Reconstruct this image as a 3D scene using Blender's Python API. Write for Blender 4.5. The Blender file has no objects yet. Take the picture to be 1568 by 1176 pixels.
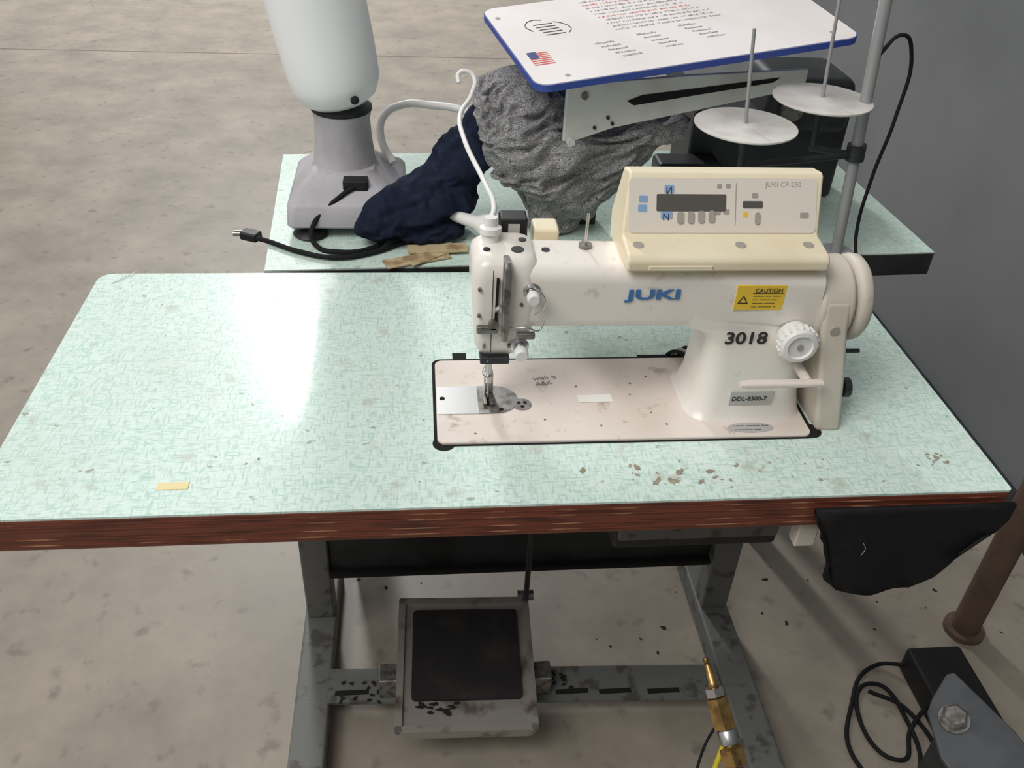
import bpy, bmesh, math, random, time
from mathutils import Vector, Matrix, noise
random.seed(7)
S=bpy.context.scene
COL=S.collection
V=Vector
# ------------------------------------------------------------------ materials
def srgb(c):
    return tuple(((x/255)/12.92 if x/255<=0.04045 else ((x/255+0.055)/1.055)**2.4) for x in c)+(1,)
def mat(name,c,rough=.5,metal=0,c2=None,scale=30,lo=.45,hi=.65,bump=0,bscale=200,spec=.5,detail=6,stretch=(1,1,1),trans=0,coat=0,grime=None):
    m=bpy.data.materials.new(name); m.use_nodes=True; nt=m.node_tree; b=nt.nodes['Principled BSDF']; L=nt.links.new
    b.inputs['Roughness'].default_value=rough; b.inputs['Metallic'].default_value=metal
    b.inputs['Specular IOR Level'].default_value=spec
    b.inputs['Coat Weight'].default_value=coat
    b.inputs['Base Color'].default_value=srgb(c)
    tc=nt.nodes.new('ShaderNodeTexCoord'); mp=nt.nodes.new('ShaderNodeMapping'); mp.inputs['Scale'].default_value=stretch
    L(tc.outputs['Object'],mp.inputs[0])
    if c2 is not None:
        n=nt.nodes.new('ShaderNodeTexNoise'); n.inputs['Scale'].default_value=scale; n.inputs['Detail'].default_value=detail
        r=nt.nodes.new('ShaderNodeValToRGB'); r.color_ramp.elements[0].position=lo; r.color_ramp.elements[1].position=hi
        r.color_ramp.elements[0].color=srgb(c); r.color_ramp.elements[1].color=srgb(c2)
        L(mp.outputs[0],n.inputs['Vector']); L(n.outputs['Fac'],r.inputs[0])
        out=r.outputs[0]
        if grime:
            n3=nt.nodes.new('ShaderNodeTexNoise'); n3.inputs['Scale'].default_value=grime[1]; n3.inputs['Detail'].default_value=8; n3.inputs['Roughness'].default_value=.7
            L(tc.outputs['Object'],n3.inputs['Vector'])
            mr=nt.nodes.new('ShaderNodeMapRange'); mr.inputs[1].default_value=grime[2]; mr.inputs[2].default_value=grime[3]; mr.inputs[4].default_value=.7; L(n3.outputs['Fac'],mr.inputs[0])
            mx=nt.nodes.new('ShaderNodeMix'); mx.data_type='RGBA'; mx.inputs[7].default_value=srgb(grime[0]); L(mr.outputs[0],mx.inputs[0]); L(out,mx.inputs[6]); out=mx.outputs[2]
        L(out,b.inputs['Base Color'])
    if bump:
        n=nt.nodes.new('ShaderNodeTexNoise'); n.inputs['Scale'].default_value=bscale; n.inputs['Detail'].default_value=4
        bp=nt.nodes.new('ShaderNodeBump'); bp.inputs['Strength'].default_value=bump; bp.inputs['Distance'].default_value=.002
        L(mp.outputs[0],n.inputs['Vector']); L(n.outputs['Fac'],bp.inputs['Height']); L(bp.outputs[0],b.inputs['Normal'])
    return m
def laminate(name,base,dark,rough,coat):
    m=bpy.data.materials.new(name); m.use_nodes=True; nt=m.node_tree; b=nt.nodes['Principled BSDF']; L=nt.links.new
    b.inputs['Roughness'].default_value=rough; b.inputs['Specular IOR Level'].default_value=.3
    b.inputs['Coat Weight'].default_value=coat; b.inputs['Coat Roughness'].default_value=.12
    tc=nt.nodes.new('ShaderNodeTexCoord')
    facs=[]
    for sc in [(360,75,1),(75,360,1)]:
        mp=nt.nodes.new('ShaderNodeMapping'); mp.inputs['Scale'].default_value=sc; L(tc.outputs['Object'],mp.inputs[0])
        n=nt.nodes.new('ShaderNodeTexNoise'); n.inputs['Scale'].default_value=1; n.inputs['Detail'].default_value=1.5; L(mp.outputs[0],n.inputs['Vector'])
        mr=nt.nodes.new('ShaderNodeMapRange'); mr.inputs[1].default_value=.50; mr.inputs[2].default_value=.70; L(n.outputs['Fac'],mr.inputs[0]); facs.append(mr)
    mx=nt.nodes.new('ShaderNodeMath'); mx.operation='MAXIMUM'; L(facs[0].outputs[0],mx.inputs[0]); L(facs[1].outputs[0],mx.inputs[1])
    mu=nt.nodes.new('ShaderNodeMath'); mu.operation='MULTIPLY'; mu.inputs[1].default_value=.9; L(mx.outputs[0],mu.inputs[0])
    mix=nt.nodes.new('ShaderNodeMix'); mix.data_type='RGBA'; mix.inputs[6].default_value=srgb(base); mix.inputs[7].default_value=srgb(dark); L(mu.outputs[0],mix.inputs[0])
    out=mix.outputs[2]
    for sc,lo,hi,amt,c,dt in[(5,.5,.8,.3,(196,202,186),8),(26,.62,.70,.4,(180,172,152),6),(60,.70,.74,.6,(120,112,98),3)]:
        n=nt.nodes.new('ShaderNodeTexNoise'); n.inputs['Scale'].default_value=sc; n.inputs['Detail'].default_value=dt; L(tc.outputs['Object'],n.inputs['Vector'])
        mr=nt.nodes.new('ShaderNodeMapRange'); mr.inputs[1].default_value=lo; mr.inputs[2].default_value=hi; mr.inputs[4].default_value=amt; L(n.outputs['Fac'],mr.inputs[0])
        mix2=nt.nodes.new('ShaderNodeMix'); mix2.data_type='RGBA'; mix2.inputs[7].default_value=srgb(c); L(mr.outputs[0],mix2.inputs[0]); L(out,mix2.inputs[6]); out=mix2.outputs[2]
    L(out,b.inputs['Base Color'])
    bp=nt.nodes.new('ShaderNodeBump'); bp.inputs['Strength'].default_value=.08; bp.inputs['Distance'].default_value=.0005; bp.invert=True
    L(mx.outputs[0],bp.inputs['Height']); L(bp.outputs[0],b.inputs['Normal'])
    return m
M={}
M['lam']=laminate('mint_laminate',(223,240,231),(181,212,198),.42,.65)
M['lam2']=laminate('mint_laminate_dull',(208,225,214),(172,200,187),.4,0)
M['edge']=mat('brown_edge',(124,66,48),.45,c2=(82,46,36),scale=12,stretch=(1,1,10),bump=.3)
M['edge_l']=mat('worn_ply',(170,124,92),.6,c2=(116,60,45),scale=14,lo=.40,hi=.50)
M['white']=mat('machine_paint',(240,233,224),.3,c2=(228,219,207),scale=6,lo=.5,hi=.8,coat=.2,grime=((166,150,130),22,.585,.72))
M['bed']=mat('bed_paint',(234,222,212),.3,c2=(218,204,192),scale=9,lo=.45,hi=.8,grime=((160,136,116),26,.585,.69))
M['cream']=mat('cream_plastic',(242,230,200),.45,c2=(235,220,187),scale=8,grime=((196,174,142),20,.60,.76))
M['panel']=mat('panel_face',(231,222,209),.45)
M['cover']=mat('belt_cover',(213,204,190),.5,c2=(200,190,174),scale=7,grime=((160,146,128),22,.60,.74))
M['black']=mat('black_plastic',(20,20,22),.5)
M['rubber']=mat('black_rubber',(22,22,24),.8,c2=(32,31,30),scale=60,lo=.55,hi=.75,spec=.3)
M['gap']=mat('dark_gap',(18,18,16),.9)
M['steel']=mat('steel',(200,200,198),.3,metal=1)
M['steeld']=mat('dull_steel',(150,148,145),.45,metal=.8,c2=(110,102,92),scale=80)
M['lcd']=mat('lcd_dark',(92,88,84),.35)
M['btn']=mat('button_grey',(168,162,152),.5)
M['pgrey']=mat('print_grey',(138,132,134),.6)
M['blue']=mat('print_blue',(72,120,178),.5)
M['lblue']=mat('icon_blue',(140,172,208),.5)
M['yellow']=mat('label_yellow',(240,200,64),.5)
M['ink']=mat('ink_black',(45,43,42),.6)
M['red']=mat('print_red',(206,86,80),.6)
M['navy2']=mat('flag_navy',(50,60,120),.6)
M['label']=mat('label_grey',(196,194,190),.4,metal=.2)
M['paper']=mat('paper_white',(240,236,230),.7)
M['board']=mat('board_white',(244,238,235),.35,c2=(235,227,223),scale=5)
M['rim']=mat('board_rim_blue',(52,76,160),.5)
M['brk']=mat('bracket_white',(222,220,214),.4,c2=(204,200,192),scale=12)
M['frame']=mat('stand_grey',(108,109,105),.5,c2=(84,80,74),scale=30,lo=.56,hi=.64,bump=.15)
M['framed']=mat('stand_dark',(46,49,51),.5,c2=(34,34,34),scale=12)
M['framem']=mat('bracket_dark_grey',(78,81,84),.5,c2=(64,66,68),scale=18)
M['pedal']=mat('pedal_metal',(172,166,158),.36,metal=.5,c2=(104,94,84),scale=18,lo=.54,hi=.68)
M['pad']=mat('pedal_pad',(26,23,22),.8,c2=(54,48,44),scale=16,lo=.5,hi=.85,bump=.4)
M['dust']=mat('lint_black',(30,28,26),1,bump=1,bscale=500)
M['grey']=mat('tank_base_grey',(182,178,182),.45,c2=(166,161,163),scale=10,bump=.2,bscale=500)
M['tank']=mat('tank_plastic',(250,250,248),.35)
M['tank'].node_tree.nodes['Principled BSDF'].inputs['Subsurface Weight'].default_value=.9
M['tank'].node_tree.nodes['Principled BSDF'].inputs['Subsurface Radius'].default_value=(1,1,1)
M['tank'].node_tree.nodes['Principled BSDF'].inputs['Subsurface Scale'].default_value=.08
M['wplast']=mat('white_plastic',(236,234,230),.4)
M['navy']=mat('navy_cloth',(27,33,50),.95,c2=(34,41,61),scale=60,bump=.3,bscale=900,spec=.2)
M['card']=mat('cardboard',(192,172,134),.85,c2=(150,124,92),scale=25,lo=.5,hi=.6)
M['brass']=mat('brass',(186,150,96),.35,metal=.9,c2=(130,104,64),scale=60)
M['pole']=mat('pole_grey',(164,164,164),.4,metal=.2)
M['disc']=mat('spool_disc',(226,222,216),.45,c2=(208,202,194),scale=20)
M['wall']=mat('wall_paint',(114,116,118),.8,c2=(102,104,106),scale=1.5,bump=.1,bscale=40)
M['brown']=mat('weathered_brown',(100,80,66),.65,c2=(82,66,55),scale=15)
M['ycap']=mat('cap_yellow',(200,182,50),.5)
M['threadstain']=mat('stain',(150,138,120),.9,c2=(178,170,152),scale=90)
M['scuff']=mat('pale_scuff',(214,214,204),.8,c2=(186,178,160),scale=120)
M['speckm']=mat('speck',(120,114,104),.9)
M['tape']=mat('tape_yellow',(236,220,166),.6)
def wool():
    m=mat('grey_wool',(120,118,118),1,spec=.1); nt=m.node_tree; b=nt.nodes['Principled BSDF']; L=nt.links.new
    tc=nt.nodes.new('ShaderNodeTexCoord')
    mp=nt.nodes.new('ShaderNodeMapping'); mp.inputs['Scale'].default_value=(1,1,1.6); L(tc.outputs['Object'],mp.inputs[0])
    n=nt.nodes.new('ShaderNodeTexNoise'); n.inputs['Scale'].default_value=260; n.inputs['Detail'].default_value=5; n.inputs['Distortion'].default_value=2; L(mp.outputs[0],n.inputs['Vector'])
    r=nt.nodes.new('ShaderNodeValToRGB'); e=r.color_ramp.elements; e[0].position=.38; e[0].color=srgb((88,87,90)); e[1].position=.66; e[1].color=srgb((188,185,183)); L(n.outputs['Fac'],r.inputs[0]); L(r.outputs[0],b.inputs['Base Color'])
    bp=nt.nodes.new('ShaderNodeBump'); bp.inputs['Strength'].default_value=.3; bp.inputs['Distance'].default_value=.002; L(n.outputs['Fac'],bp.inputs['Height']); L(bp.outputs[0],b.inputs['Normal'])
    return m
M['wool']=wool()
def floor_mat():
    m=mat('concrete',(150,142,130),.4); nt=m.node_tree; b=nt.nodes['Principled BSDF']; L=nt.links.new
    tc=nt.nodes.new('ShaderNodeTexCoord')
    n=nt.nodes.new('ShaderNodeTexNoise'); n.inputs['Scale'].default_value=4; n.inputs['Detail'].default_value=10; n.inputs['Roughness'].default_value=.68; L(tc.outputs['Object'],n.inputs['Vector'])
    r=nt.nodes.new('ShaderNodeValToRGB'); e=r.color_ramp.elements; e[0].position=.30; e[0].color=srgb((132,124,112)); e[1].position=.70; e[1].color=srgb((165,154,139)); L(n.outputs['Fac'],r.inputs[0])
    n2=nt.nodes.new('ShaderNodeTexNoise'); n2.inputs['Scale'].default_value=22; n2.inputs['Detail'].default_value=4; L(tc.outputs['Object'],n2.inputs['Vector'])
    mr=nt.nodes.new('ShaderNodeMapRange'); mr.inputs[1].default_value=.60; mr.inputs[2].default_value=.72; mr.inputs[4].default_value=.5; L(n2.outputs['Fac'],mr.inputs[0])
    mx=nt.nodes.new('ShaderNodeMix'); mx.data_type='RGBA'; mx.inputs[7].default_value=srgb((98,89,80)); L(mr.outputs[0],mx.inputs[0]); L(r.outputs[0],mx.inputs[6])
    L(mx.outputs[2],b.inputs['Base Color'])
    mr2=nt.nodes.new('ShaderNodeMapRange'); mr2.inputs[3].default_value=.34; mr2.inputs[4].default_value=.55; L(n.outputs['Fac'],mr2.inputs[0]); L(mr2.outputs[0],b.inputs['Roughness'])
    bp=nt.nodes.new('ShaderNodeBump'); bp.inputs['Strength'].default_value=.1; bp.inputs['Distance'].default_value=.003; L(n.outputs['Fac'],bp.inputs['Height']); L(bp.outputs[0],b.inputs['Normal'])
    return m
M['floor']=floor_mat()
M['joint']=mat('floor_joint',(116,108,97),.9)
# ------------------------------------------------------------------ geometry helpers
def grp(name):
    e=bpy.data.objects.new(name,None); e.empty_display_size=.05; COL.objects.link(e); return e
def mk(name,vs,fs,m,par=None,smooth=True,bevel=0,seg=3,ang=35,sub=0):
    me=bpy.data.meshes.new(name); me.from_pydata([tuple(v) for v in vs],[],fs)
    bm=bmesh.new(); bm.from_mesh(me); bmesh.ops.recalc_face_normals(bm,faces=bm.faces)
    for e in bm.edges:
        if len(e.link_faces)==2 and e.calc_face_angle(0)>math.radians(ang): e.smooth=False
    for f in bm.faces: f.smooth=smooth
    bm.to_mesh(me); bm.free()
    me.materials.append(M[m] if isinstance(m,str) else m)
    o=bpy.data.objects.new(name,me); COL.objects.link(o)
    if par: o.parent=par
    if bevel:
        b=o.modifiers.new('b','BEVEL'); b.width=bevel; b.segments=seg; b.limit_method='ANGLE'; b.angle_limit=math.radians(ang); b.harden_normals=False
        for e in me.edges: e.use_edge_sharp=False
        w=o.modifiers.new('w','WEIGHTED_NORMAL'); w.keep_sharp=True
    return o
def box(name,a,b,m,par=None,bevel=0,R=None,c=None):
    x0,y0,z0=a;x1,y1,z1=b
    vs=[V((x,y,z)) for x in(x0,x1) for y in(y0,y1) for z in(z0,z1)]
    if R is not None:
        c=V(c) if c is not None else V(((x0+x1)/2,(y0+y1)/2,(z0+z1)/2))
        vs=[R@(v-c)+c for v in vs]
    return mk(name,vs,[(0,1,3,2),(4,6,7,5),(0,4,5,1),(2,3,7,6),(0,2,6,4),(1,5,7,3)],m,par,bevel=bevel,smooth=bool(bevel))
def frame_of(d):
    d=V(d).normalized(); u=d.cross(V((0,0,1)))
    if u.length<1e-3: u=V((1,0,0))
    u.normalize(); return u,d.cross(u),d
def lathe(name,prof,base,axis,m,par=None,n=40,sub=0):
    u,w,d=frame_of(axis); base=V(base); vs=[];fs=[]
    for r,h in prof:
        for i in range(n):
            a=2*math.pi*i/n; vs.append(base+d*h+(u*math.cos(a)+w*math.sin(a))*max(r,1e-5))
    for j in range(len(prof)-1):
        for i in range(n):
            k=(i+1)%n; fs.append((j*n+i,j*n+k,(j+1)*n+k,(j+1)*n+i))
    fs.append(tuple(range(n-1,-1,-1))); fs.append(tuple((len(prof)-1)*n+i for i in range(n)))
    return mk(name,vs,fs,m,par,ang=40)
def cyl(name,p0,p1,r,m,par=None,r1=None,n=32,ch=0):
    p0=V(p0);p1=V(p1);h=(p1-p0).length; r1=r if r1 is None else r1
    pr=[(r-ch,0),(r,ch),(r1,h-ch),(r1-ch,h)] if ch else [(r,0),(r1,h)]
    return lathe(name,pr,p0,p1-p0,m,par,n)
def tube(name,pts,r,m,par=None,cyc=False):
    c=bpy.data.curves.new(name,'CURVE'); c.dimensions='3D'; c.bevel_depth=r; c.bevel_resolution=5; c.resolution_u=14; c.use_fill_caps=True
    s=c.splines.new('BEZIER'); s.bezier_points.add(len(pts)-1); s.use_cyclic_u=cyc
    for p,q in zip(s.bezier_points,pts): p.co=q; p.handle_left_type=p.handle_right_type='AUTO'
    c.materials.append(M[m]); o=bpy.data.objects.new(name,c); COL.objects.link(o)
    if par:o.parent=par
    return o
def extr(name,poly,ax,a0,a1,m,par=None,bevel=0,seg=3,ang=35,fn=None):
    def P(p,a):
        return (a,p[0],p[1]) if ax==0 else ((p[0],a,p[1]) if ax==1 else (p[0],p[1],a))
    n=len(poly); vs=[P(p,a0) for p in poly]+[P(p,a1) for p in poly]
    if fn: vs=[fn(*v) for v in vs]
    fs=[tuple(range(n)),tuple(range(2*n-1,n-1,-1))]+[(i,(i+1)%n,n+(i+1)%n,n+i) for i in range(n)]
    return mk(name,vs,fs,m,par,bevel=bevel,seg=seg,ang=ang)
def rr(x0,x1,y0,y1,r,k=6):
    r=min(r,(x1-x0)/2-1e-5,(y1-y0)/2-1e-5); out=[]
    for cx,cy,a in [(x1-r,y1-r,0),(x0+r,y1-r,90),(x0+r,y0+r,180),(x1-r,y0+r,270)]:
        for i in range(k+1):
            t=math.radians(a+90*i/k); out.append((cx+r*math.cos(t),cy+r*math.sin(t)))
    return out
def loft(name,secs,ax,m,par=None,k=6,sub=0):
    vs=[];n=4*(k+1)
    for pos,a0,a1,b0,b1,r in secs:
        for p in rr(a0,a1,b0,b1,r,k):
            vs.append((pos,p[0],p[1]) if ax==0 else ((p[0],pos,p[1]) if ax==1 else (p[0],p[1],pos)))
    fs=[(j*n+i,j*n+(i+1)%n,(j+1)*n+(i+1)%n,(j+1)*n+i) for j in range(len(secs)-1) for i in range(n)]
    fs+= [tuple(range(n-1,-1,-1)),tuple((len(secs)-1)*n+i for i in range(n))]
    return mk(name,vs,fs,m,par,ang=50)
def pbox(name,O,U,W,u0,u1,v0,v1,t0,t1,m,par,rad=0):
    O=V(O);U=V(U);W=V(W);N=U.cross(W).normalized()
    pl=rr(u0*U.length,u1*U.length,v0*W.length,v1*W.length,rad,5) if rad else [(u0*U.length,v0*W.length),(u1*U.length,v0*W.length),(u1*U.length,v1*W.length),(u0*U.length,v1*W.length)]
    return ppoly(name,O,U,W,pl,t0,t1,m,par)
def ppoly(name,O,U,W,pl,t0,t1,m,par,bevel=0):
    u=V(U).normalized();w=V(W).normalized();n=len(pl);N=u.cross(w).normalized()
    vs=[O+u*a+w*b+N*t0 for a,b in pl]+[O+u*a+w*b+N*t1 for a,b in pl]
    return mk(name,vs,[tuple(range(n)),tuple(range(2*n-1,n-1,-1))]+[(i,(i+1)%n,n+(i+1)%n,n+i) for i in range(n)],m,par,smooth=False,bevel=bevel)
def text(name,s,O,U,W,size,m,par,ex=.0002,sx=1,bold=0):
    c=bpy.data.curves.new(name,'FONT'); c.body=s; c.size=size; c.extrude=ex; c.offset=bold; c.resolution_u=4
    c.materials.append(M[m]); o=bpy.data.objects.new(name,c); COL.objects.link(o)
    u=V(U).normalized(); w=V(W).normalized(); n=u.cross(w); w=n.cross(u)
    mt=Matrix.Identity(4)
    for i in range(3): mt[i][0]=u[i]*sx; mt[i][1]=w[i]; mt[i][2]=n[i]; mt[i][3]=O[i]
    o.matrix_world=mt
    if par: o.parent=par
    return o
def splat(name,x,y,z,r,m,par,asp=1,rot=0,n=18):
    vs=[]; z+=random.random()*.0003
    for i in range(n):
        a=2*math.pi*i/n; q=r*(.45+.65*random.random()); px=q*math.cos(a)*asp; py=q*math.sin(a)
        vs.append((x+px*math.cos(rot)-py*math.sin(rot),y+px*math.sin(rot)+py*math.cos(rot),z))
    return mk(name,vs,[tuple(range(n))],m,par,smooth=False)
# ---- cloth: grow a closed shape so the surplus fabric buckles into folds
def simulate(name,me,m,pin,inner,frames=28,grow=-.22,qual=6,selfd=.003,bend=.6,zt=.7605,sub=1,solid=0):
    o=bpy.data.objects.new(name,me); COL.objects.link(o)
    vg=o.vertex_groups.new(name='pin')
    idx=[v.index for v in me.vertices if pin(v.co)]
    vg.add(idx,1.0,'REPLACE')
    im=me.copy(); nr=[v.normal.copy() for v in me.vertices]
    for v,n in zip(im.vertices,nr): v.co=v.co-n*inner
    io=bpy.data.objects.new(name+'_core',im); COL.objects.link(io)
    cm=io.modifiers.new('c','COLLISION'); io.collision.thickness_outer=.002; io.collision.cloth_friction=8
    pm=bpy.data.meshes.new('tp'); pm.from_pydata([(-1,-.2,zt),(1.5,-.2,zt),(1.5,1.6,zt),(-1,1.6,zt)],[],[(0,1,2,3)])
    po=bpy.data.objects.new('tp',pm); COL.objects.link(po); po.modifiers.new('c','COLLISION'); po.collision.thickness_outer=.002
    c=o.modifiers.new('cloth','CLOTH'); s=c.settings
    s.quality=qual; s.mass=.25; s.tension_stiffness=18; s.compression_stiffness=18; s.shear_stiffness=8; s.bending_stiffness=bend
    s.tension_damping=8; s.compression_damping=8; s.air_damping=2
    s.vertex_group_mass='pin'; s.shrink_min=grow; s.shrink_max=grow
    cs=c.collision_settings; cs.distance_min=.002; cs.use_self_collision=True; cs.self_distance_min=selfd; cs.collision_quality=2
    S.frame_start=1; S.frame_end=frames+2
    c.point_cache.frame_start=1; c.point_cache.frame_end=frames+2
    for f in range(1,frames+1): S.frame_set(f)
    dg=bpy.context.evaluated_depsgraph_get()
    r=bpy.data.meshes.new_from_object(o.evaluated_get(dg)); r.name=name
    for q in(o,io,po): bpy.data.objects.remove(q)
    S.frame_set(1)
    r.materials.clear(); r.materials.append(M[m])
    for p in r.polygons: p.use_smooth=True
    for v in r.vertices:
        if v.co.z<T+.0006: v.co.z=T+.0006
    o=bpy.data.objects.new(name,r); COL.objects.link(o)
    sm=o.modifiers.new('s','SMOOTH'); sm.iterations=1; sm.factor=.4
    if sub:
        q=o.modifiers.new('q','SUBSURF'); q.levels=sub; q.render_levels=sub
    return o
def heapmesh(name,ells,vox):
    bm=bmesh.new()
    for (c,r,rot) in ells:
        mt=Matrix.Translation(c)@Matrix.Rotation(math.radians(rot[2]),4,'Z')@Matrix.Rotation(math.radians(rot[1]),4,'Y')@Matrix.Rotation(math.radians(rot[0]),4,'X')@Matrix.Diagonal((r[0],r[1],r[2],1))
        bmesh.ops.create_icosphere(bm,subdivisions=4,radius=1,matrix=mt)
    me=bpy.data.meshes.new(name+'_t'); bm.to_mesh(me); bm.free()
    t=bpy.data.objects.new(name+'_t',me); COL.objects.link(t)
    md=t.modifiers.new('r','REMESH'); md.mode='VOXEL'; md.voxel_size=vox
    sm=t.modifiers.new('s','SMOOTH'); sm.iterations=8; sm.factor=.5
    dg=bpy.context.evaluated_depsgraph_get(); me2=bpy.data.meshes.new_from_object(t.evaluated_get(dg))
    bpy.data.objects.remove(t)
    for v in me2.vertices:
        v.co.z=max(v.co.z,.764); v.co+=.0015*noise.noise_vector(v.co*40)
    return me2
def cr(p0,p1,p2,p3,t):
    return .5*((2*p1)+(-p0+p2)*t+(2*p0-5*p1+4*p2-p3)*t*t+(-p0+3*p1-3*p2+p3)*t**3)
def drapemesh(rows,sub=5,n=84):
    R=[]
    for i in range(len(rows)-1):
        g=[rows[max(i-1,0)],rows[i],rows[i+1],rows[min(i+2,len(rows)-1)]]
        for k in range(sub): R.append([cr(g[0][j],g[1][j],g[2][j],g[3][j],k/sub) for j in range(6)])
    R.append(list(rows[-1])); vs=[];fs=[]
    for z,xl,xr,yc,d,sl in R:
        cx=(xl+xr)/2;a=(xr-xl)/2
        for i in range(n):
            t=2*math.pi*i/n; c,s=math.cos(t),math.sin(t)
            x=cx+a*math.copysign(abs(c)**.8,c); y=yc+d*math.copysign(abs(s)**.8,s)+.12*(x-cx)
            p=V((x,y,z+sl*(x-cx))); p+=.003*noise.noise_vector(p*18); p.z=max(p.z,.764); vs.append(tuple(p))
    for j in range(len(R)-1):
        for i in range(n): fs.append((j*n+i,j*n+(i+1)%n,(j+1)*n+(i+1)%n,(j+1)*n+i))
    me=bpy.data.meshes.new('dr'); me.from_pydata(vs,[],fs)
    bm=bmesh.new(); bm.from_mesh(me); bmesh.ops.recalc_face_normals(bm,faces=bm.faces)
    es=[e for e in bm.edges if e.is_boundary and e.verts[0].co.z>.9]
    bmesh.ops.holes_fill(bm,edges=es,sides=0)
    bm.to_mesh(me); bm.free()
    return me
T=.76
# ------------------------------------------------------------------ cloths first (simulation)
ells=[((-.10,.685,.83),(.078,.048,.048),(0,-12,25)),((-.155,.655,.825),(.048,.032,.038),(0,0,10)),((-.035,.72,.885),(.046,.038,.058),(0,20,0)),((-.002,.735,.935),(.032,.030,.042),(0,20,0)),((-.09,.66,.79),(.06,.033,.028),(0,0,10)),((-.06,.70,.82),(.05,.043,.06),(0,0,0))]
simulate('navy_garment',heapmesh('n',ells,.0070),'navy',lambda c:c.z<.772 or c.y>.735,.015,frames=20,grow=-.34,qual=5,selfd=.003,bend=.15,sub=2)
rows=[(.764,.085,.170,.700,.030,0),(.80,.072,.215,.700,.042,0),(.84,.060,.260,.705,.052,.03),(.875,.045,.300,.710,.058,.06),(.900,.028,.335,.716,.064,.14),(.925,.012,.365,.716,.074,.14),(.943,.004,.27,.722,.072,.05),(.958,-.004,.190,.720,.074,.0),(.985,-.008,.180,.722,.078,-.05),(1.008,-.002,.158,.734,.066,-.05),(1.022,.03,.11,.745,.035,0)]
simulate('grey_wool_blanket',drapemesh(rows,6,80),'wool',lambda c:c.z<.772 or c.y>.745,.022,frames=22,grow=-.32,qual=5,selfd=.006,bend=3.5,sub=2)
# ------------------------------------------------------------------ room
mk('floor',[(-7,-3,0),(3,-3,0),(3,12,0),(-7,12,0)],[(0,1,2,3)],'floor',smooth=False)
mk('floor_joint',[(-7,4.372,.0006),(3,4.41,.0006),(3,4.418,.0006),(-7,4.380,.0006)],[(0,1,2,3)],'joint',smooth=False)
box('wall_right',(1.28,-3,0),(1.4,12,4.5),'wall')
box('baseboard_right',(1.262,-3,0),(1.28,12,.09),'framed')
box('shading_wall_front',(-3.2,-3.1,0),(1.4,-3,3.6),'wall')  # unseen wall behind the camera, added to darken near floor and machine front
# ------------------------------------------------------------------ main sewing table
tb=grp('sewing_table')
def tout(i,rb,rf):
    x0,x1,y0,y1=-.6+i,.6-i,0+i,.5435-i; o=[]
    for cx,cy,a,r in [(x1,y1,0,rb),(x0,y1,90,rb),(x0,y0,180,rf),(x1,y0,270,rf)]:
        sx=-1 if cx>0 else 1; sy=-1 if cy>.2 else 1
        for k in range(7):
            t=math.radians(a+15*k); o.append((cx+sx*r+r*math.cos(t),cy+sy*r+r*math.sin(t)))
    return o
extr('top_edge_band',tout(0,.022,.006),2,.712,T-.0025,'edge',tb,bevel=.002,seg=2)
extr('laminate_top',tout(.0004,.0215,.0056),2,T-.003,T,'lam',tb)
for zz,h in[(.7495,.0014),(.741,.0017),(.728,.0012),(.7185,.0016)]:
    box('ply_line',(-.585,-.0006,zz),(.585,.001,zz+h),'edge_l',tb)
for nm,x0,x1,yp in[('left',-.335,-.283,.44),('right',.452,.505,.425)]:
    box('post_'+nm,(x0,yp,.05),(x1,yp+.05,.72),'frame',tb,bevel=.004)
    box('foot_'+nm,(x0-.006,-.08,.0),(x1+.004,.60,.05),'frame',tb,bevel=.006)
    box('top_rail_'+nm,(x0,.06,.69),(x1,.5,.712),'frame',tb,bevel=.003)
box('cross_beam',(-.283,.45,.17),(.452,.475,.285),'framed',tb,bevel=.003)
box('cross_beam_lip',(-.283,.435,.165),(.452,.452,.178),'dust',tb,bevel=.003)
pl=[(-.283,.247),(.44,.213),(.44,.288),(-.283,.318)]
extr('treadle_bar',pl,2,.045,.052,'frame',tb)
for x in(.16,.24,.33,-.24): box('bar_slot',(x-.03,.248 -.05*x,.0515),(x+.03,.258-.05*x,.0528),'gap',tb)
for i in range(30):
    x=random.choice([-.26,-.22,.11,.12])+.04*random.random(); splat('bar_lint',x,.24+.05*random.random(),.0532,.004,'dust',tb,asp=1.6,rot=random.random()*3)
tm=tb
for i in range(44):
    x=.08+.31*random.random(); y=.026+.045*random.random()
    splat('stain',x,y,T+.0004,.001+.004*random.random()**2,random.choice(['threadstain','scuff']),tm,asp=1.8,rot=random.random()*3)
for i in range(40):
    splat('speck',-.57+1.14*random.random(),.02+.5*random.random(),T+.0004,.0007+.0009*random.random(),random.choice(['speckm','scuff']),tm,asp=1.8,rot=random.random()*3)
box('tape_piece',(-.405,.041,T),(-.37,.053,T+.0008),'tape',tm)
for i in range(14): splat('corner_dirt',.515+.03*random.random(),.050+.022*random.random(),T+.0004,.002,'threadstain',tm,asp=1.6,rot=random.random()*3)
cyl('thread_scrap',(-.575,.51,T+.001),(-.545,.545,T+.003),.0006,'wplast',tm)
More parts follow.
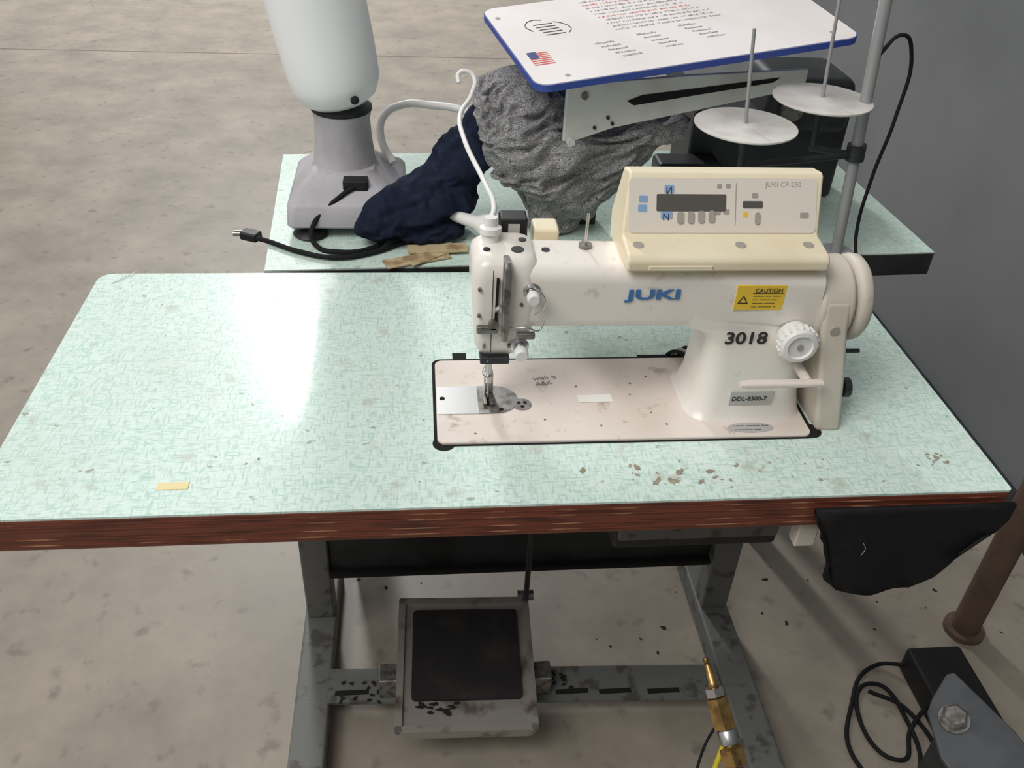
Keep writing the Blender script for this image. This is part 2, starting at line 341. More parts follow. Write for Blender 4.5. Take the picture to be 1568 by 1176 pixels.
# pedal
pd=grp('foot_pedal')
O=V((-.160,.142,.105)); U=V((.243,-.008,.0)); W=V((.006,.258,.035))
pbox('tray',O,U,W,0,1,0,1,-.018,0,'pedal',pd,rad=.018)
pbox('rim_front',O,U,W,.0,1,0,.045,0,.006,'pedal',pd,rad=.004)
pbox('rim_back',O,U,W,.0,1,.955,1,0,.006,'pedal',pd,rad=.004)
pbox('rim_left',O,U,W,.0,.05,0,1,0,.006,'pedal',pd,rad=.004)
pbox('rim_right',O,U,W,.95,1,0,1,0,.006,'pedal',pd,rad=.004)
pbox('pad',O,U,W,.11,.90,.22,.90,0,.006,'pad',pd,rad=.008)
for i in range(14): splat('lint',-.12+.07*random.random(),.165+.03*random.random(),.113,.004,'dust',pd,asp=2)
box('hinge',(-.19,.25,.05),(-.15,.29,.10),'steeld',pd,bevel=.003)
box('hinge_right',(.08,.24,.05),(.12,.28,.10),'steeld',pd,bevel=.003)
cyl('pitman_rod',(.085,.39,.13),(.07,.30,.70),.005,'framed',pd)
cyl('rod_joint',(.07,.40,.14),(.10,.40,.14),.010,'steeld',pd)
cb=grp('motor_control_box')
box('housing',(.17,.17,.50),(.42,.36,.712),'framed',cb,bevel=.008)
box('front_plate',(.175,.162,.525),(.415,.172,.56),'frame',cb,bevel=.004)
lathe('motor',[(.02,0),(.075,.01),(.08,.04),(.08,.16),(.07,.18),(.02,.19)],(-.05,.28,.6),(1,0,0),'framed',cb)
box('motor_mount',(-.02,.25,.66),(.12,.32,.712),'framed',cb)
kp=grp('black_cloth_flap')
poly=[(.352,.747),(.357,.735),(.376,.70),(.392,.66),(.396,.622),(.415,.606),(.46,.598),(.515,.603),(.536,.628),(.552,.66),(.575,.688),(.592,.700),(.602,.722),(.602,.748)]
def flap(name,poly,y,th,m,par):
    bm=bmesh.new(); vs=[bm.verts.new((p[0],y,p[1])) for p in poly]; f=bm.faces.new(vs)
    bmesh.ops.triangulate(bm,faces=[f])
    bmesh.ops.subdivide_edges(bm,edges=bm.edges[:],cuts=5,use_grid_fill=True)
    for v in bm.verts:
        k=max(0,(.74-v.co.z)/.14); v.co.y-= .006*k*(math.sin(v.co.x*60)+.6*noise.noise(v.co*20))
    me=bpy.data.meshes.new(name); bm.to_mesh(me); bm.free(); me.materials.append(M[m])
    for p in me.polygons:p.use_smooth=True
    o=bpy.data.objects.new(name,me); COL.objects.link(o); o.parent=par
    s=o.modifiers.new('s','SOLIDIFY'); s.thickness=th; s.offset=0
flap('cloth',poly,-.010,.006,'rubber',kp)
tube('loose_thread',[(.42,-.021,.70),(.425,-.021,.69),(.422,-.022,.68)],.0003,'scuff',kp)
box('hook_bracket',(.352,.01,.665),(.378,.03,.712),'cover',tb,bevel=.002)
# ------------------------------------------------------------------ sewing machine
sm=grp('sewing_machine')
bx0,bx1,by0,by1=-.087,.389,.1085,.2865
extr('bed_recess',rr(bx0-.004,bx1+.006,by0-.003,by1+.007,.012),2,T-.01,T+.0006,'gap',sm)
box('recess_notch',(-.062,by1,T),(-.043,by1+.022,T+.0008),'gap',sm)
box('recess_notch_back',(.20,by1,T),(.27,by1+.012,T+.0008),'gap',sm)
cyl('hinge_bite_left',(bx0+.008,by0+.003,T-.004),(bx0+.008,by0+.003,T+.0007),.014,'gap',sm)
cyl('hinge_bite_right',(bx1+.002,by0+.012,T-.004),(bx1+.002,by0+.012,T+.0007),.014,'gap',sm)
extr('bed',rr(bx0,bx1,by0,by1,.010),2,T-.02,T+.004,'bed',sm,bevel=.0015)
ZB=T+.0042
AX=.374
loft('arm',[(.012,.162,.243,.893,.976,.014),(.03,.157,.245,.892,.976,.018),(.20,.157,.247,.891,.972,.018),(.30,.155,.248,.888,.970,.018),(AX,.153,.25,.884,.968,.018)],0,'white',sm)
loft('column',[(T+.003,.233,.390,.138,.262,.03),(T+.010,.240,.388,.144,.258,.03),(T+.03,.245,.385,.149,.256,.03),(.83,.248,.380,.150,.252,.028),(.865,.247,AX,.151,.250,.026),(.880,.240,AX,.152,.249,.024),(.889,.228,AX,.154,.248,.022),(.896,.205,AX,.156,.247,.02),(.93,.20,AX,.157,.246,.02)],2,'white',sm)
loft('head',[(.850,-.030,.006,.176,.232,.012),(.853,-.036,.012,.168,.238,.014),(.868,-.041,.020,.160,.243,.014),(.89,-.043,.028,.158,.245,.014),(.93,-.045,.034,.157,.246,.014),(.960,-.046,.032,.158,.245,.016),(.976,-.044,.030,.162,.242,.018),(.984,-.036,.024,.170,.234,.016)],2,'white',sm)
mk('face_plate_seam',[(-.0225,.1562,.86),(-.0215,.1562,.86),(-.0215,.1562,.975),(-.0225,.1562,.975)],[(0,1,2,3)],'ink',sm)
loft('take_up_guard',[(.885,-.010,-.003,.146,.160,.003),(.94,-.0115,-.002,.145,.160,.003),(.975,-.011,-.001,.147,.162,.003),(.985,-.010,-.003,.155,.175,.003)],2,'steeld',sm)
extr('take_up_slot',[(-.019,.895),(-.016,.895),(-.015,.965),(-.018,.965)],1,.1545,.158,'gap',sm)
tube('take_up_lever',[(-.017,.158,.92),(-.018,.146,.930),(-.014,.140,.938)],.0022,'steel',sm)
def tension(x,z,r,nm):
    lathe(nm+'_discs',[(r*1.15,0),(r*1.25,.002),(r*.9,.004),(r*.9,.006)],(x,.157,z),(0,-1,0),'steel',sm,n=28)
    tube(nm+'_spring',[(x+r*.7*math.cos(a*1.3),.150-a*.0006,z+r*.7*math.sin(a*1.3)) for a in range(14)],.0008,'steel',sm)
    lathe(nm+'_knob',[(r*.8,0),(r*.95,.002),(r*.95,.010),(r*.75,.013),(r*.3,.013)],(x,.145,z),(0,-1,0),'wplast',sm,n=24)
tension(.023,.949,.0080,'upper_tension')
tension(.013,.873,.0090,'lower_tension')
cyl('thread_guide_plate',(-.02,.157,.905),(-.02,.150,.905),.006,'steeld',sm)
tube('thread_guide_wire',[(.0,.155,.90),(.02,.148,.903),(.034,.152,.897),(.04,.157,.905)],.0012,'steel',sm)
tube('check_spring',[(.02,.150,.96),(.035,.142,.95),(.036,.145,.93),(.028,.150,.92)],.0009,'steel',sm)
box('lower_guide',(-.040,.150,.893),(-.015,.158,.903),'steeld',sm,bevel=.002)
box('presser_bracket',(-.034,.160,.843),(.002,.20,.853),'framed',sm,bevel=.002)
box('guide_block',(.008,.150,.885),(.03,.158,.893),'steeld',sm,bevel=.002)
for x,z in[(-.037,.915),(-.037,.95),(-.030,.872),(.0,.872),(.012,.93)]:
    cyl('face_screw',(x,.159,z),(x,.1555,z),.0022,'steeld',sm,n=16)
for x,y,r,z in[(.008,.19,.0075,.9835),(.043,.205,.0048,.9755),(.016,.215,.0048,.9835),(-.028,.19,.004,.984)]:
    cyl('oil_plug',(x,y,z-.01),(x,y,z+.0015),r,'black',sm)
cyl('needle_bar',(-.020,.192,.86),(-.020,.192,.800),.0036,'steel',sm)
cyl('needle_clamp',(-.020,.192,.806),(-.020,.192,.796),.006,'steel',sm)
cyl('needle',(-.020,.192,.80),(-.020,.192,.768),.001,'steel',sm)
cyl('presser_bar',(-.020,.207,.86),(-.020,.207,.785),.004,'steel',sm)
box('presser_foot_shank',(-.025,.199,.772),(-.013,.213,.80),'steel',sm,bevel=.0015)
box('presser_foot_toe_l',(-.0265,.178,.7665),(-.0215,.208,.770),'steeld',sm,bevel=.001)
box('presser_foot_toe_r',(-.0185,.178,.7665),(-.0125,.208,.770),'steeld',sm,bevel=.001)
tube('thread_wire',[(-.024,.16,.85),(-.03,.165,.83),(-.021,.185,.805)],.0006,'steel',sm)
box('slide_plate',(-.0855,.164,ZB-.001),(-.033,.223,ZB+.0008),'steel',sm)
hp=[(-.0325,.223),(-.0325,.164)]+[(-.012+.0315*math.cos(t)*1.0,.1935+.0295*math.sin(t)) for t in [math.radians(a) for a in range(-90,91,10)]]
extr('needle_plate',hp,2,ZB-.001,ZB+.0009,'steeld',sm)
cyl('plate_screw',(-.004,.172,ZB),(-.004,.172,ZB+.0014),.003,'gap',sm)
box('feed_slot',(-.026,.180,ZB+.0008),(-.013,.205,ZB+.0012),'gap',sm)
cyl('plate_finger_hole',(-.079,.197,ZB),(-.079,.197,ZB+.0011),.0035,'gap',sm)
cyl('oil_window_ring',(.024,.182,ZB-.001),(.024,.182,ZB+.001),.012,'steeld',sm)
for dx,dy in[(-.004,.003),(.004,.003),(0,-.005)]: cyl('oil_window_hole',(.024+dx,.182+dy,ZB),(.024+dx,.182+dy,ZB+.0014),.0025,'gap',sm)
for x,y in[(.12,.135),(.19,.16),(.10,.22),(.17,.20),(.05,.15),(-.04,.125),(.175,.225),(.20,.24),(.205,.135)]:
    splat('bed_speck',x,y,ZB+.0002,.002,'speckm',sm)
pbox('bed_sticker',(.10,.184,ZB),(1,.02,0),(-.1,1,0),0,.045,0,.016,0,.0004,'paper',sm)
text('bed_scribble',"wish it\nA&K",(.045,.235,ZB+.0002),(1,.15,0),(-.15,1,0),.012,'pgrey',sm)
DZ=.887;DX=.348
lathe('stitch_dial',[(.014,0),(.020,.001),(.0215,.006),(.0215,.012),(.0235,.014),(.0235,.026),(.021,.030),(.016,.031),(.015,.028),(.003,.028)],(DX,.153,DZ),(0,-1,0),'wplast',sm,n=40)
for i in range(20):
    a=i*math.pi/10; cx=DX+.0238*math.cos(a); cz=DZ+.0238*math.sin(a)
    cyl('dial_rib',(cx,.139,cz),(cx,.127,cz),.0014,'wplast',sm,n=8)
cyl('dial_center',(DX,.126,DZ),(DX,.123,DZ),.004,'btn',sm)
loft('reverse_lever',[(.280,.109,.118,.838,.844,.003),(.29,.108,.120,.837,.845,.0035),(.36,.108,.120,.837,.845,.0035),(.384,.109,.120,.838,.844,.003)],0,'bed',sm)
cyl('reverse_lever_shaft',(.366,.116,.841),(.366,.152,.841),.006,'bed',sm)
WZ=.913
extr('belt_cover_upper',[(.2+.055*math.cos(math.radians(a)),WZ+.054*math.sin(math.radians(a))) for a in range(0,360,10)],0,AX,.418,'cover',sm,bevel=.006,ang=30)
extr('belt_cover_lower',[(.120,T-.002),(.245,T-.002),(.255,.91),(.148,.935),(.140,.90),(.129,.84)],0,.378,.412,'cover',sm,bevel=.006,fn=lambda x,y,z:(x+max(0,(.90-z))*.14,y,z))
lathe('handwheel',[(.02,0),(.048,.001),(.053,.004),(.055,.009),(.054,.017),(.050,.021),(.040,.022),(.036,.018),(.02,.016),(.018,.024),(.004,.026)],(.420,.2,WZ),(1,0,0),'cover',sm,n=56)
for z,y in[(.80,.16),(.785,.20)]:
    lathe('adjust_knob',[(.006,0),(.006,.012),(.013,.013),(.013,.022),(.008,.024)],(.425,y,z),(1,0,0),'framed',sm,n=20)
cyl('adjust_pin',(.42,.2,.83),(.470,.2,.83),.003,'framed',sm)
cyl('cover_screw',(.394,.146,.90),(.394,.138,.90),.006,'btn',sm)
px0,px1=.130,.370
prof=[(.150,.976),(.150,.989),(.156,.9945),(.198,.9995),(.230,1.060),(.236,1.063),(.262,1.058),(.268,1.0),(.255,.965),(.246,.970)]
def taper(x,y,z):
    k=max(0,z-.995)/.065
    return (x+.009*k*(1-(x-px0)/(px1-px0)) +.004*k*((x-px0)/(px1-px0)),y,z)
extr('panel_housing',prof,0,px0,px1,'cream',sm,bevel=.004,fn=taper)
O=V((px0+.007,.1985,1.0005)); U=V((px1-px0-.008,0,0)); W=V((0,.0315,.0585))
pbox('panel_face',O,U,W,0.005,.985,.01,.97,.0,.0012,'panel',sm,rad=.006)
def pf(nm,x0,x1,y0,y1,m,t=.0018,rad=.0015):
    u0=(x0-958)/306;u1=(x1-958)/306
    sl=.04*((x0+x1)/2-958)
    v1=1-(y0-256-sl)/105;v0=1-(y1-256-sl)/105
    return pbox(nm,O,U,W,u0,u1,v0,v1,.001,t,m,sm,rad=rad)
pf('lcd_main',1003,1113,293,324,'lcd'); pf('lcd_small',1140,1172,309,322,'lcd')
pf('icon_top',1015,1030,275,290,'lblue'); pf('icon_n',1010,1028,323,337,'lblue')
pf('icon_l1',975,989,293,305,'lblue'); pf('icon_l2',974,988,309,322,'lblue')
for i in range(4): pf('key_tall',1036+i*16.5,1046+i*16.5,324,346,'btn',.003,.003)
for x in(1100,1114): pf('key_cross',x-5,x+5,322,332,'btn',.0016)
for x in(1102,1116): pf('key_small',x-4,x+4,276,284,'btn',.0016)
pf('key_power_icon',1140,1149,329,338,'yellow'); pf('key_tall_r',1160,1168,330,352,'btn',.003,.003)
pf('icon_mid',1154,1164,294,303,'btn'); pf('icon_arm',1233,1247,333,343,'btn')
pf('divider',1128,1129.5,275,352,'btn',.0014,0)
NP=U.cross(W).normalized()
text('panel_brand','JUKI CP-230',O+U*.71+W*.82+NP*.0013,U,W,.0085,'btn',sm,ex=.0001)
text('icon_letter','И',O+U*.192+W*.69+NP*.002,U,W,.011,'ink',sm,ex=.0001)
text('icon_letter2','N',O+U*.178+W*.235+NP*.002,U,W,.011,'ink',sm,ex=.0001)
for x in(.146,.268,.350):
    lathe('panel_screw',[(.0065,0),(.0065,.001),(.004,.001)],(x,.176,.9967),(0,-.12,1),'btn',sm,n=20)
box('panel_tab',(.155,.1485,.978),(.23,.1515,.984),'cream',sm,bevel=.001)
yf=.1555
text('arm_logo','JUKI',(.136,yf,.937),(1,0,0),(0,0,1),.0178,'blue',sm,sx=1.95,bold=.0006)
box('caution_label',(.267,yf-.0015,.922),(.327,yf+.001,.955),'yellow',sm)
box('caution_label_rule',(.287,yf-.0018,.9445),(.325,yf,.9453),'ink',sm)
text('caution_text','CAUTION',(.289,yf-.0017,.946),(1,0,0),(0,0,1),.0075,'ink',sm)
text('caution_body','~~~~ ~~ ~~~\n~~ ~~~~ ~~\n~~~~ ~~~~\n~~ ~~~~~ ~',(.288,yf-.0017,.9395),(1,0,0),(0,0,1),.0048,'ink',sm,sx=1.2)
mk('caution_triangle',[(.270,yf-.0019,.931),(.283,yf-.0019,.931),(.2765,yf-.0019,.942)],[(0,1,2)],'ink',sm)
mk('caution_triangle_in',[(.2725,yf-.0021,.9325),(.2805,yf-.0021,.9325),(.2765,yf-.0021,.9395)],[(0,1,2)],'yellow',sm)
text('arm_number','3018',(.263,.1505,.876),(1,0,0),(0,0,1),.0235,'ink',sm,sx=1.15,bold=.0005)
box('model_plate',(.286,.147,.783),(.342,.151,.805),'label',sm)
text('model_text','DDL-8500-7',(.288,.1465,.791),(1,0,0),(0,0,1),.009,'ink',sm,sx=1.0)
extr('oval_label',[(.312+.030*math.cos(t/12*math.pi),.1245+.010*math.sin(t/12*math.pi)) for t in range(24)],2,ZB,ZB+.0008,'label',sm)
text('oval_text','~~~ ~~~~ ~~\n~~~~~ ~~',(.290,.1255,ZB+.001),(1,0,0),(0,1,0),.008,'ink',sm)
cyl('spool_pin',(.092,.215,.97),(.092,.215,1.018),.0018,'steel',sm)
cyl('spool_pin_base',(.092,.215,.97),(.092,.215,.979),.008,'steeld',sm)
box('switch_box',(-.008,.247,.962),(.026,.275,.995),'black',sm,bevel=.003)
box('switch_rocker',(.002,.2455,.975),(.016,.248,.989),'label',sm)
box('lamp_block',(.034,.25,.952),(.066,.285,.980),'cream',sm,bevel=.004)
lathe('air_fitting',[(.010,0),(.010,.010),(.013,.011),(.013,.018),(.008,.020),(.008,.030)],(-.022,.215,.982),(0,.1,1),'wplast',sm,n=24)
tube('white_hose',[(-.021,.222,1.006),(-.014,.27,1.0),(-.018,.40,.980),(-.040,.50,1.000),(-.043,.56,1.012),(-.022,.62,1.027),(-.018,.64,1.042),(-.027,.645,1.050),(-.042,.64,1.048),(-.042,.63,1.037)],.0035,'wplast',sm)
for i in range(4):
    tube('cable_slot',[(.245+i*.008,.30,T),(.25+i*.008,.285,T+.015+.003*i),(.262+i*.006,.262,T+.02),(.27+i*.005,.25,T+.01)],.0025,'btn' if i%2 else 'rubber',sm)
# ------------------------------------------------------------------ back table
bt=grp('side_table')
Rz=Matrix.Rotation(math.radians(3.0),3,'Z'); o0=V((-.353,.551,0))
def btp(x,y): q=Rz@V((x,y,0))+o0; return (q.x,q.y)
extr('top_edge',[btp(0,0),btp(1.16,0),btp(1.16,.49),btp(0,.49)],2,.715,T-.003,'framed',bt,bevel=.002)
extr('top_laminate',[btp(0.001,.001),btp(1.159,.001),btp(1.159,.489),btp(.001,.489)],2,T-.003,T-.0005,'lam2',bt)
for x,y in[(.12,.1),(.12,.4),(1.0,.1),(1.0,.4)]:
    q=btp(x,y); box('leg',(q[0]-.02,q[1]-.02,0),(q[0]+.02,q[1]+.02,.715),'frame',bt)
# ------------------------------------------------------------------ thread stand
ts=grp('thread_stand')
PB=V((.618,.605,T)); PD=V((-.072,0,.86))
cyl('pole',PB,PB+PD,.0095,'pole',ts)
cyl('pole_flange',PB,PB+V((0,0,.006)),.03,'pole',ts)
cyl('pole_collar',PB+PD*.2,PB+PD*.23,.015,'framed',ts)
cyl('cross_arm',PB+PD*.21,(.405,.555,.941),.005,'framed',ts)
cyl('cross_arm_b',PB+PD*.21,(.53,.622,.945),.005,'framed',ts)
for nm,x,y,z,xt,zt in[('near',.390,.555,1.0,.374,1.145),('far',.532,.622,1.02,.520,1.175)]:
    cyl('riser_'+nm,(x+.005,y,.94),(x,y,z),.005,'framed',ts)
    lathe('disc_'+nm,[(.004,0),(.075,.002),(.078,.004),(.078,.006),(.075,.007),(.02,.006),(.017,.0075),(.004,.008)],(x,y,z),(0,0,1),'disc',ts,n=56)
    cyl('pin_'+nm,(x,y,z),(xt,y,zt),.0030,'pole',ts,r1=.0026)
tube('pole_cable',[(.593,.60,1.10),(.62,.60,1.13),(.65,.61,1.10),(.655,.61,1.0),(.64,.60,.9),(.64,.595,.8),(.64,.57,T+.004)],.003,'rubber',ts)
# ------------------------------------------------------------------ template board
bd=grp('pocket_template_board')
O=V((.070,.570,1.052)); U=V((.534,.117,.052)); W=V((-.067,.278,.04))
pbox('rim',O,U,W,0,1,0,1,-.011,-.001,'rim',bd,rad=.022)
pbox('face',O,U,W,.003,.997,.006,.994,-.0012,.0006,'board',bd,rad=.021)
N=U.cross(W).normalized()
def onb(u,v): return O+U*u+W*v+N*.0008
for r in range(10):
    s=''.join(random.choice('il1tro0e8') if random.random()>.22 else ' ' for _ in range(48))
    text('print_row',s,onb(.30+.004*r,.90-r*.045),U,W,.0085,'red' if r in(1,5) else 'pgrey',bd,ex=.0001,sx=1.15)
for r in range(5):
    for u0 in(.24,.38,.52):
        text('print_block',''.join(random.choice('aeo0s8') for _ in range(8)),onb(u0+.012*r,.36+.06*(u0-.24)/.14*.6-r*.045),U,W,.0085,'pgrey',bd,ex=.0001)
for i in range(5): pbox('logo_stripe',O,U,W,.13-.004*i,.19-.004*i,.55+.035*i,.56+.035*i,.0006,.0009,'ink',bd)
tube('logo_swirl',[onb(.10,.62),onb(.09,.70),onb(.12,.76),onb(.15,.75)],.0007,'ink',bd)
tube('logo_swirl',[onb(.20,.55),onb(.215,.60),onb(.20,.68),onb(.18,.71)],.0007,'ink',bd)
for i in range(7): pbox('flag_stripe',O,U,W,.035,.095,.22+.022*i,.231+.022*i,.0006,.0009,'red',bd)
pbox('flag_canton',O,U,W,.035,.062,.30,.375,.0007,.0011,'navy2',bd)
for u,v in[(.10,.07),(.03,.85),(.93,.1),(.72,.9)]: cyl('hole',onb(u,v),onb(u,v)+N*.0006,.004,'btn',bd)
Bo=V((.125,.640,.945)); Bu=V((.42,.092,.0)); Bw=V((0,0,.1))
def bp2(a,b): return Bo+Bu*a+Bw*b
pts=[(0,.0),(.05,.0),(.20,.17),(1.0,.64),(1.0,.95),(.5,.95),(0,.90)]
th=Bu.normalized().cross(V((0,0,1)))*.004
n=len(pts)
vs=[bp2(*p)-th for p in pts]+[bp2(*p)+th for p in pts]
mk('side_bracket',vs,[tuple(range(n)),tuple(range(2*n-1,n-1,-1))]+[(i,(i+1)%n,n+(i+1)%n,n+i) for i in range(n)],'brk',bd,bevel=.002)
sl=[(.24,.60),(.27,.52),(.85,.76),(.88,.84),(.3,.68)]
vs=[bp2(*p)+th*1.15 for p in sl]; mk('bracket_slot',vs,[tuple(range(5))],'gap',bd,smooth=False)
for a,b in[(.07,.72),(.17,.35),(.12,.2),(.19,.25)]:
    cyl('bracket_bolt',bp2(a,b)+th,bp2(a,b)+th*1.8,.006 if b>.5 else .0028,'steeld' if b>.5 else 'ink',bd,n=16)
cyl('bracket_nut',bp2(.03,-.02)-th*2,bp2(.03,-.02)+th*2,.007,'brk',bd,n=16)
box('bracket_post',(.17,.72,T),(.21,.76,1.03),'framed',bd)
# ------------------------------------------------------------------ dark machine at the back
dm=grp('rear_machine')
box('body',(.40,.84,T),(.70,.97,.93),'framed',dm,bevel=.01)
box('dark_foot',(.33,.78,T),(.45,.84,.85),'black',dm,bevel=.008)
box('head',(.52,.80,.90),(.68,.96,1.0),'framed',dm,bevel=.02)
cyl('knob',(.56,.80,.95),(.56,.785,.95),.02,'steeld',dm)
text('number','65',(.50,.838,.90),(1,0,0),(0,0,1),.03,'btn',dm)
ob=grp('oil_bottle')
lathe('bottle',[(.02,0),(.024,.004),(.024,.07),(.012,.09)],(.30,.61,T),(0,0,1),'wplast',ob,n=24)
lathe('cap',[(.013,0),(.013,.02),(.005,.03)],(.30,.61,T+.09),(0,0,1),'ycap',ob,n=24)
# ------------------------------------------------------------------ tank machine
tk=grp('steam_tank_unit')
loft('base_block',[(T+.016,-.325,-.13,.668,.88,.012),(T+.022,-.327,-.128,.660,.882,.014),(T+.054,-.325,-.13,.664,.88,.014),(T+.062,-.318,-.135,.672,.875,.016),(.850,-.288,-.175,.712,.84,.02),(.858,-.280,-.180,.716,.83,.02)],2,'grey',tk)
lathe('column',[(.062,0),(.054,.014),(.0485,.055),(.0465,.092),(.0485,.098),(.0485,.104)],(-.232,.77,.842),(0,0,1),'grey',tk,n=40)
lathe('collar',[(.040,0),(.051,.002),(.051,.008),(.040,.010)],(-.232,.77,.946),(0,0,1),'black',tk,n=40)
lathe('bottle',[(.030,0),(.048,.004),(.062,.014),(.070,.030),(.0725,.036),(.0735,.040),(.075,.06),(.077,.10),(.079,.22),(.080,.38),(.07,.41),(.03,.42)],(-.232,.77,.955),(-.18,.0,1),'tank',tk,n=56)
lathe('bottle_plug',[(.007,0),(.007,.004),(.004,.005)],(-.205,.704,.985),(.3,-1,-.35),'black',tk,n=18)
for x in(-.29,-.17):
    lathe('rubber_foot',[(.026,0),(.030,.003),(.026,.008),(.010,.012),(.008,.020)],(x,.68,T),(0,0,1),'black',tk,n=28)
    lathe('rubber_foot',[(.022,0),(.026,.003),(.022,.008),(.010,.012),(.008,.020)],(x,.85,T),(0,0,1),'black',tk,n=28)
box('socket',(-.232,.690,.825),(-.19,.72,.852),'black',tk,bevel=.003)
tube('power_cord',[(-.20,.70,.845),(-.235,.68,.83),(-.285,.65,.78),(-.275,.625,.765),(-.24,.605,.765),(-.19,.615,.765),(-.165,.65,.768),(-.175,.69,.80),(-.10,.70,.80),(-.10,.67,.765),(-.14,.635,.765),(-.18,.605,.765),(-.24,.585,.765),(-.30,.605,.765),(-.36,.645,.765),(-.378,.655,.765)],.0042,'rubber',tk)
box('plug_body',(-.405,.655,.757),(-.372,.677,.772),'black',tk,bevel=.004,R=Matrix.Rotation(math.radians(-25),3,'Z'))
for dy in(.004,.013): box('plug_blade',(-.418,.663+dy,.762),(-.402,.6645+dy,.768),'steel',tk)
tube('white_pipe',[(-.15,.80,.84),(-.172,.84,.875),(-.165,.86,.905),(-.13,.87,.922),(-.08,.86,.925),(-.03,.84,.925),(.02,.82,.91)],.007,'wplast',tk)
cd=grp('cardboard_scraps')
for i,(x,y,a,l) in enumerate([(-.11,.585,20,.11),(-.085,.60,38,.10),(-.075,.615,5,.10)]):
    box('strip',(x-l/2,y-.015,T+.001+i*.002),(x+l/2,y+.015,T+.003+i*.002),'card',cd,R=Matrix.Rotation(math.radians(a),3,'Z'))
wn=grp('white_spray_nozzle')
lathe('body',[(.006,0),(.009,.01),(.012,.05),(.022,.07),(.026,.10),(.024,.125),(.02,.13)],(-.055,.665,T+.045),(1,-.5,-.1),'wplast',wn,n=28)
box('handle',(.02,.58,T),(.05,.615,T+.045),'wplast',wn,bevel=.008)
ct=grp('utility_cart')
box('post',(-2.33,3.85,.12),(-2.18,4.0,1.1),'framed',ct,bevel=.01)
box('caster_fork',(-2.20,3.80,.08),(-2.13,3.87,.14),'steeld',ct)
lathe('caster',[(.02,0),(.05,.004),(.05,.026),(.02,.03)],(-2.19,3.76,.051),(1,.2,0),'black',ct,n=28)
# ------------------------------------------------------------------ air connector + hose
ah=grp('air_hose_connector')
P0=V((.277,.01,.452)); P1=V((.312,-.098,.345)); D=(P1-P0)
dn=D.normalized()
lathe('plug_tip',[(.003,0),(.0042,.004),(.0035,.008),(.005,.010),(.005,.02),(.0062,.022),(.0062,.032),(.0075,.034),(.0075,.040)],P0,dn,'brass',ah,n=24)
lathe('hex_adapter',[(.008,0),(.0135,.001),(.0135,.012),(.008,.013)],P0+dn*.040,dn,'steel',ah,n=6)
lathe('brass_block',[(.010,0),(.016,.001),(.016,.042),(.010,.043)],P0+dn*.053,dn,'brass',ah,n=6)
lathe('elbow',[(.010,0),(.013,.004),(.013,.02),(.009,.024)],P0+dn*.096,dn,'steel',ah,n=24)
lathe('lower_nut',[(.010,0),(.018,.004),(.018,.025),(.012,.03)],P0+dn*.118,dn,'brass',ah,n=6)
tube('hose',[P0+dn*.14,P0+dn*.18,V((.33,-.25,.15)),V((.36,-.4,.012)),V((.6,-.55,.012)),V((.9,-.5,.012))],.008,'rubber',ah)
tube('yellow_line',[P0+dn*.12+V((-.01,0,0)),P0+dn*.15+V((-.03,-.0,-.01)),V((.25,-.2,.25)),V((.22,-.3,.012)),V((.0,-.5,.012))],.004,'ycap',ah)
tube('thin_line',[P0+dn*.08,P0+dn*.09+V((-.03,-.02,-.03)),V((.24,-.15,.25)),V((.20,-.3,.012)),V((.0,-.45,.012))],.002,'rubber',ah)
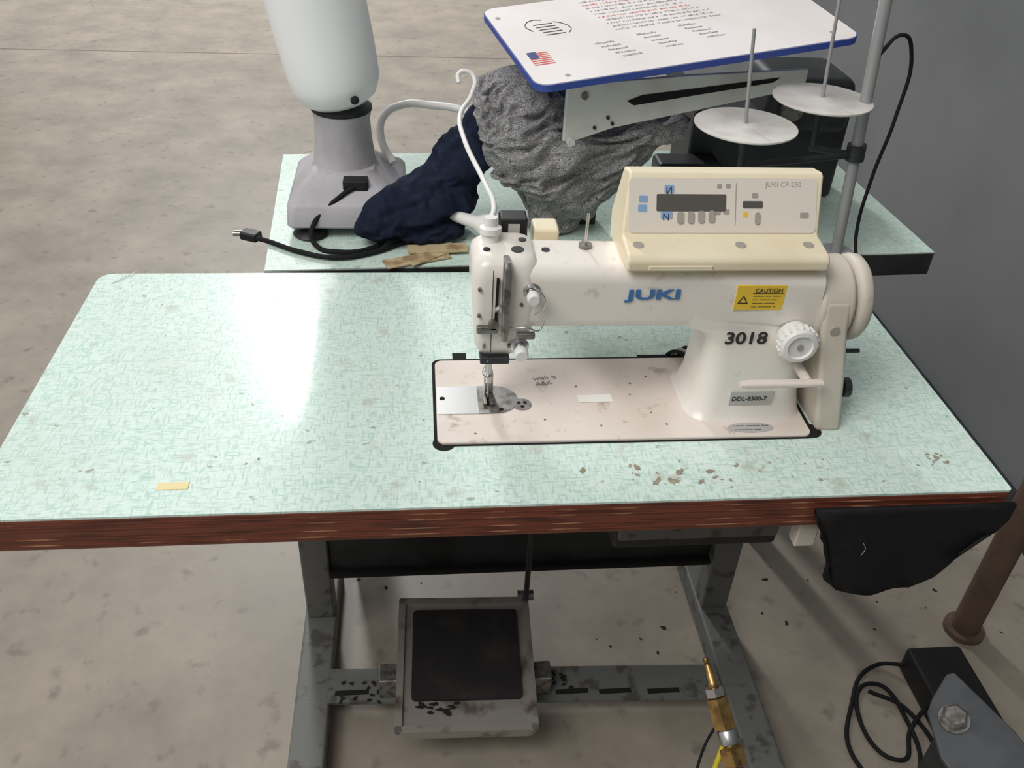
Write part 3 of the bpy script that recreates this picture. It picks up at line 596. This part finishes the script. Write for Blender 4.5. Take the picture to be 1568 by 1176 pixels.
# ------------------------------------------------------------------ bottom right clutter
bb=grp('bolted_bracket')
Ub=V((.13,-.05,.03)); Wb=V((.03,.12,.03))
Nb=Ub.cross(Wb).normalized()
c=V((.52,-.15,.44))+Ub*.30+Wb*.45
ppoly('plate',c,Ub,Wb,[(-.030,.008),(-.022,.026),(.0,.062),(.010,.066),(.070,-.005),(.12,-.09),(.0,-.09),(-.022,-.05)],-.010,0,'framem',bb,bevel=.002)
lathe('washer',[(.019,0),(.019,.003)],c,Nb,'steeld',bb,n=28)
lathe('bolt_head',[(.0150,0),(.0165,.002),(.0165,.010),(.013,.013)],c+Nb*.003,Nb,'steeld',bb,n=6)
box('support_post',(.57,-.14,0),(.61,-.10,.43),'framed',bb)
pb=grp('power_adapter_box')
box('case',(.83,.12,0),(.94,.30,.06),'black',pb,bevel=.006)
tube('lead',[(.84,.2,.03),(.79,.16,.006),(.74,.10,.006),(.70,.18,.006),(.76,.26,.006),(.79,.18,.006),(.75,.06,.006),(.68,.05,.006),(.62,-.05,.006)],.004,'rubber',pb)
tube('lead_2',[(.84,.28,.03),(.78,.30,.006),(.70,.22,.006),(.66,.10,.006),(.74,.02,.006),(.80,.06,.006),(.80,.2,.006),(.74,.24,.012)],.004,'rubber',pb)
bpst=grp('brown_pipe_post')
cyl('pipe',(1.01,.38,0),(1.01,.38,1.2),.027,'brown',bpst)
cyl('pipe_flange',(1.01,.38,0),(1.01,.38,.012),.040,'brown',bpst)
fd=grp('floor_lint')
for i in range(60):
    x=-.3+1.4*random.random(); y=.35+.7*random.random()
    splat('lint',x,y,.0008,.0015+.003*random.random()**2,'dust',fd,asp=1.8,rot=random.random()*3)
# ------------------------------------------------------------------ lights
w=bpy.data.worlds.new('World'); S.world=w; w.use_nodes=True
w.node_tree.nodes['Background'].inputs[0].default_value=(.96,.98,1,1); w.node_tree.nodes['Background'].inputs[1].default_value=.49
def area(name,loc,tgt,sx,sy,p,col):
    l=bpy.data.lights.new(name,'AREA'); l.shape='RECTANGLE'; l.size=sx; l.size_y=sy; l.energy=p; l.color=col
    o=bpy.data.objects.new(name,l); COL.objects.link(o); o.location=loc
    if tgt is None: o.rotation_euler=(0,0,0)
    else: o.rotation_euler=(V(tgt)-V(loc)).to_track_quat('-Z','Y').to_euler()
    return o
o=area('skylight_strip',(-1.30,6.7,5),None,.42,3.0,340,(1,1,1)); o.rotation_euler=(0,0,math.radians(19))
area('added_key_light',(-2.2,-1.5,4.6),(0,.3,.8),2.6,2.4,140,(1,.985,.96))  # soft key light added on the camera side to brighten the machine's front faces
# ------------------------------------------------------------------ camera
cam=bpy.data.cameras.new('camera'); cam.sensor_width=36; cam.lens=1366.57/1568*36; cam.clip_start=.01
co=bpy.data.objects.new('camera',cam); COL.objects.link(co); co.location=(-.1042,-.7333,1.463); co.rotation_euler=(.945,-.0459,-.0903)
S.camera=co
S.view_settings.view_transform='Standard'; S.view_settings.look='None'; S.view_settings.exposure=0
